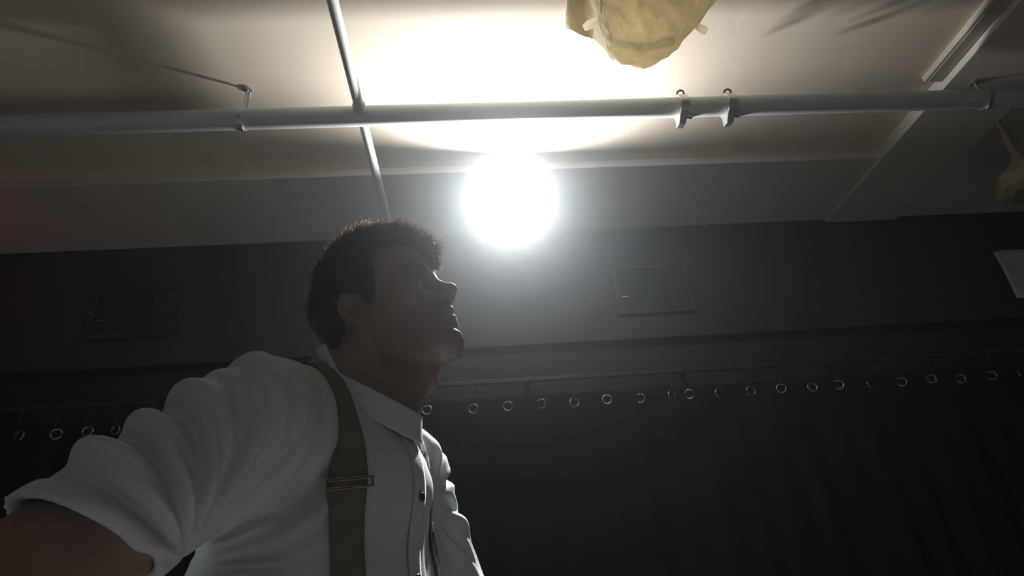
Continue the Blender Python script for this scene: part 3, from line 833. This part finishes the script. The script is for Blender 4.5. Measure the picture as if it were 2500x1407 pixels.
def strap_path(s_of, up_over=True):
    """stations from the front waist over the shoulder to the back waist: (origin, inward direction, lateral)"""
    st = []
    for z in np.linspace(0.99, 1.36, 22): st.append((B(0.5, 0, z), -BF, z))
    cen = 1.36
    for a in np.linspace(0, PI, 26)[1:-1]:
        dd = BF*math.cos(a) + BZ*math.sin(a)
        st.append((B(-0.02, 0, cen)*1.0 + dd*0.5, -dd, cen+0.1*math.sin(a)))
    for z in np.linspace(1.36, 0.99, 22): st.append((B(-0.5, 0, z), BF, z))
    return st
def ribbon(name, s_of, w, off, mat, thick, st, smooth=4, parent=None):
    rows = []
    for i, (o, d, z) in enumerate(st):
        s = s_of(i/(len(st)-1)); row = []
        for q in np.linspace(-0.5, 0.5, 7):
            h = cast(o + BL*(s+q*w), d)
            row.append((np.nan,)*3 if h is None else tuple(h - d*off))
        rows.append(row)
    R = np.array(rows)
    ok = ~np.isnan(R).any(axis=(1, 2)); R = R[ok]
    for _ in range(smooth):
        R[1:-1] = R[1:-1]*0.5 + 0.25*(R[:-2]+R[2:])
    R[:, 1:-1] = R[:, 1:-1]*0.4 + 0.3*(R[:, :-2]+R[:, 2:])
    n, c = R.shape[:2]
    for i in range(n):
        for k in range(c):
            loc_, nor_, _, dist_ = bvh.find_nearest(Vector(R[i, k]))
            if loc_ is not None and (Vector(R[i, k])-loc_).dot(nor_) < off: R[i, k] = np.array(loc_ + nor_*off)
    Vv = R.reshape(-1, 3)
    Qq = np.array([(i*c+k, i*c+k+1, (i+1)*c+k+1, (i+1)*c+k) for i in range(n-1) for k in range(c-1)])
    o = mesh_obj(name, Vv, Qq, mat, parent or man)
    m_ = o.modifiers.new('solid', 'SOLIDIFY'); m_.thickness = thick; m_.offset = 0
    return o, R
st = strap_path(None)
def buckle(R, i, parent, name='buckle'):
    c = R[i].mean(0); ax = unit(R[i, -1]-R[i, 0]); al = unit(R[i+1].mean(0)-R[i-1].mean(0)); nn_ = unit(np.cross(ax, al))
    if nn_@BF < 0: nn_ = -nn_
    hw = np.linalg.norm(R[i,-1]-R[i,0])/2 + 0.003
    m = MB(); m.obox(c + nn_*0.0035 + al*0.005, ax*hw, al*0.0018, nn_*0.0018); m.obox(c + nn_*0.0035 - al*0.005, ax*hw, al*0.0016, nn_*0.0018)
    m.obox(c + nn_*0.0035 + ax*hw, ax*0.0016, al*0.0065, nn_*0.0018); m.obox(c + nn_*0.0035 - ax*hw, ax*0.0016, al*0.0065, nn_*0.0018)
    return part(m, name, 'brass', man, bevel=0.0006)
for s, nm in ((-1, 'right'), (1, 'left')):
    o, R = ribbon('suspender_strap', lambda t, s=s: s*(0.100 + 0.010*math.sin(PI*min(1, t*2)) if t < 0.5 else 0.100-0.07*(t-0.5)/0.5), 0.034, 0.003, 'strap', 0.0022, st)
    zc_ = R[:, 3, 2]; nf_ = len(zc_)//2; buckle(R, int(np.argmin(np.abs(zc_[:nf_] - (1.392 if s < 0 else 1.362)))), man, 'strap_adjuster')
fst = [(B(0.5, 0, z), -BF, z) for z in np.linspace(0.99, 1.455, 40)]
po, PRr = ribbon('placket', lambda t: -0.004, 0.030, 0.0018, 'shirt', 0.0022, fst)
for z, mt in ((1.10, 'button'), (1.19, 'button'), (1.28, 'button'), (1.365, 'button')):
    h = cast(B(0.5, -0.004, z), -BF)
    if h is None: continue
    m = MB(); m.lathe(h + BF*0.0035, BF, [(0, 0.0), (0, 0.0058), (0.0016, 0.0062), (0.0030, 0.0056), (0.0034, 0.0045), (0.0022, 0.0036), (0.0022, 0.0)], 18)
    part(m, 'button', mt, man, smooth=True)
# band collar
g = Grid(np.arange(-0.32, 0.02, 0.0028), np.arange(0.70, 1.0, 0.0028), np.arange(1.40, 1.60, 0.0028))
def collar_fn(x, y, z):
    r_, h_ = collar_uv(x, y, z)
    return np.maximum(np.abs(r_ + 0.0005) - 0.0032, np.maximum(h_, -(h_ + 0.042))*0.8)
g.put(collar_fn, (-0.32, 0.70, 1.40), (0.02, 1.0, 1.60), 0.002)
Vc, Qc = g.mesh(); Vc = relax(Vc, Qc, 1, 0.5)
co_ = mesh_obj('collar', Vc, Qc, 'shirt', man)
m = MB(); cb = B(0.101, -0.004, 1.366); m.lathe(cb, unit(BF*0.95+BZ*0.2), [(0.0,0.0),(0.0,0.0056),(0.003,0.0056),(0.0032,0.0)], 16); part(m, 'collar_button', 'pearl', man, smooth=True)
# cuff hem of the near sleeve
# ------------------------------------------------------------ trousers, belt line, shoes
g = Grid(np.arange(-0.42, 0.12, 0.007), np.arange(0.58, 1.10, 0.007), np.arange(0.03, 1.05, 0.007))
g.ell(B(0.002, 0, 0.97), (0.122, 0.172, 0.14), (BF, BL, BZ), k=0.05)
for s in (-1, 1):
    g.chain([B(0.0, s*0.088, 0.88), B(0.02, s*0.11, 0.50), B(-0.02, s*0.12, 0.08)], [0.098, 0.076, 0.068], k=0.04)
g.put(lambda x, y, z: 1.015 - z + 0*x + 0*y, (-1,-1,1.0), (1,2,1.06), 0.003, mode='add') if False else None
g.put(lambda x, y, z: 1.012 - z + 0*x + 0*y, (-1,-1,1.0), (1,2,1.08), 0.002, mode='cut') if False else None
V, Q = g.mesh(); V = relax(V, Q, 2, 0.5); N = normals(V, Q)
V = V + N*(0.003*np.sin(V[:,2]*50+V[:,0]*30))[:, None]
tr = mesh_obj('trousers', V, Q, 'trouser', man)
for s in (-1, 1):
    g = Grid(np.arange(-0.30, 0.10, 0.005), np.arange(0.60, 1.10, 0.005), np.arange(0.0, 0.16, 0.004))
    g.capsule(B(-0.045, s*0.12, 0.045), B(0.13, s*0.14, 0.034), 0.043, 0.036, k=0.02)
    g.capsule(B(-0.03, s*0.12, 0.06), B(-0.025, s*0.12, 0.10), 0.042, 0.042, k=0.02)
    g.put(lambda x, y, z: z-0.004+0*x+0*y, (-1,-1,0), (1,2,0.004), 0.002, mode='cut')
    V, Q = g.mesh(); V = relax(V, Q, 1, 0.5)
    mesh_obj('shoe', V, Q, 'shoe', man)
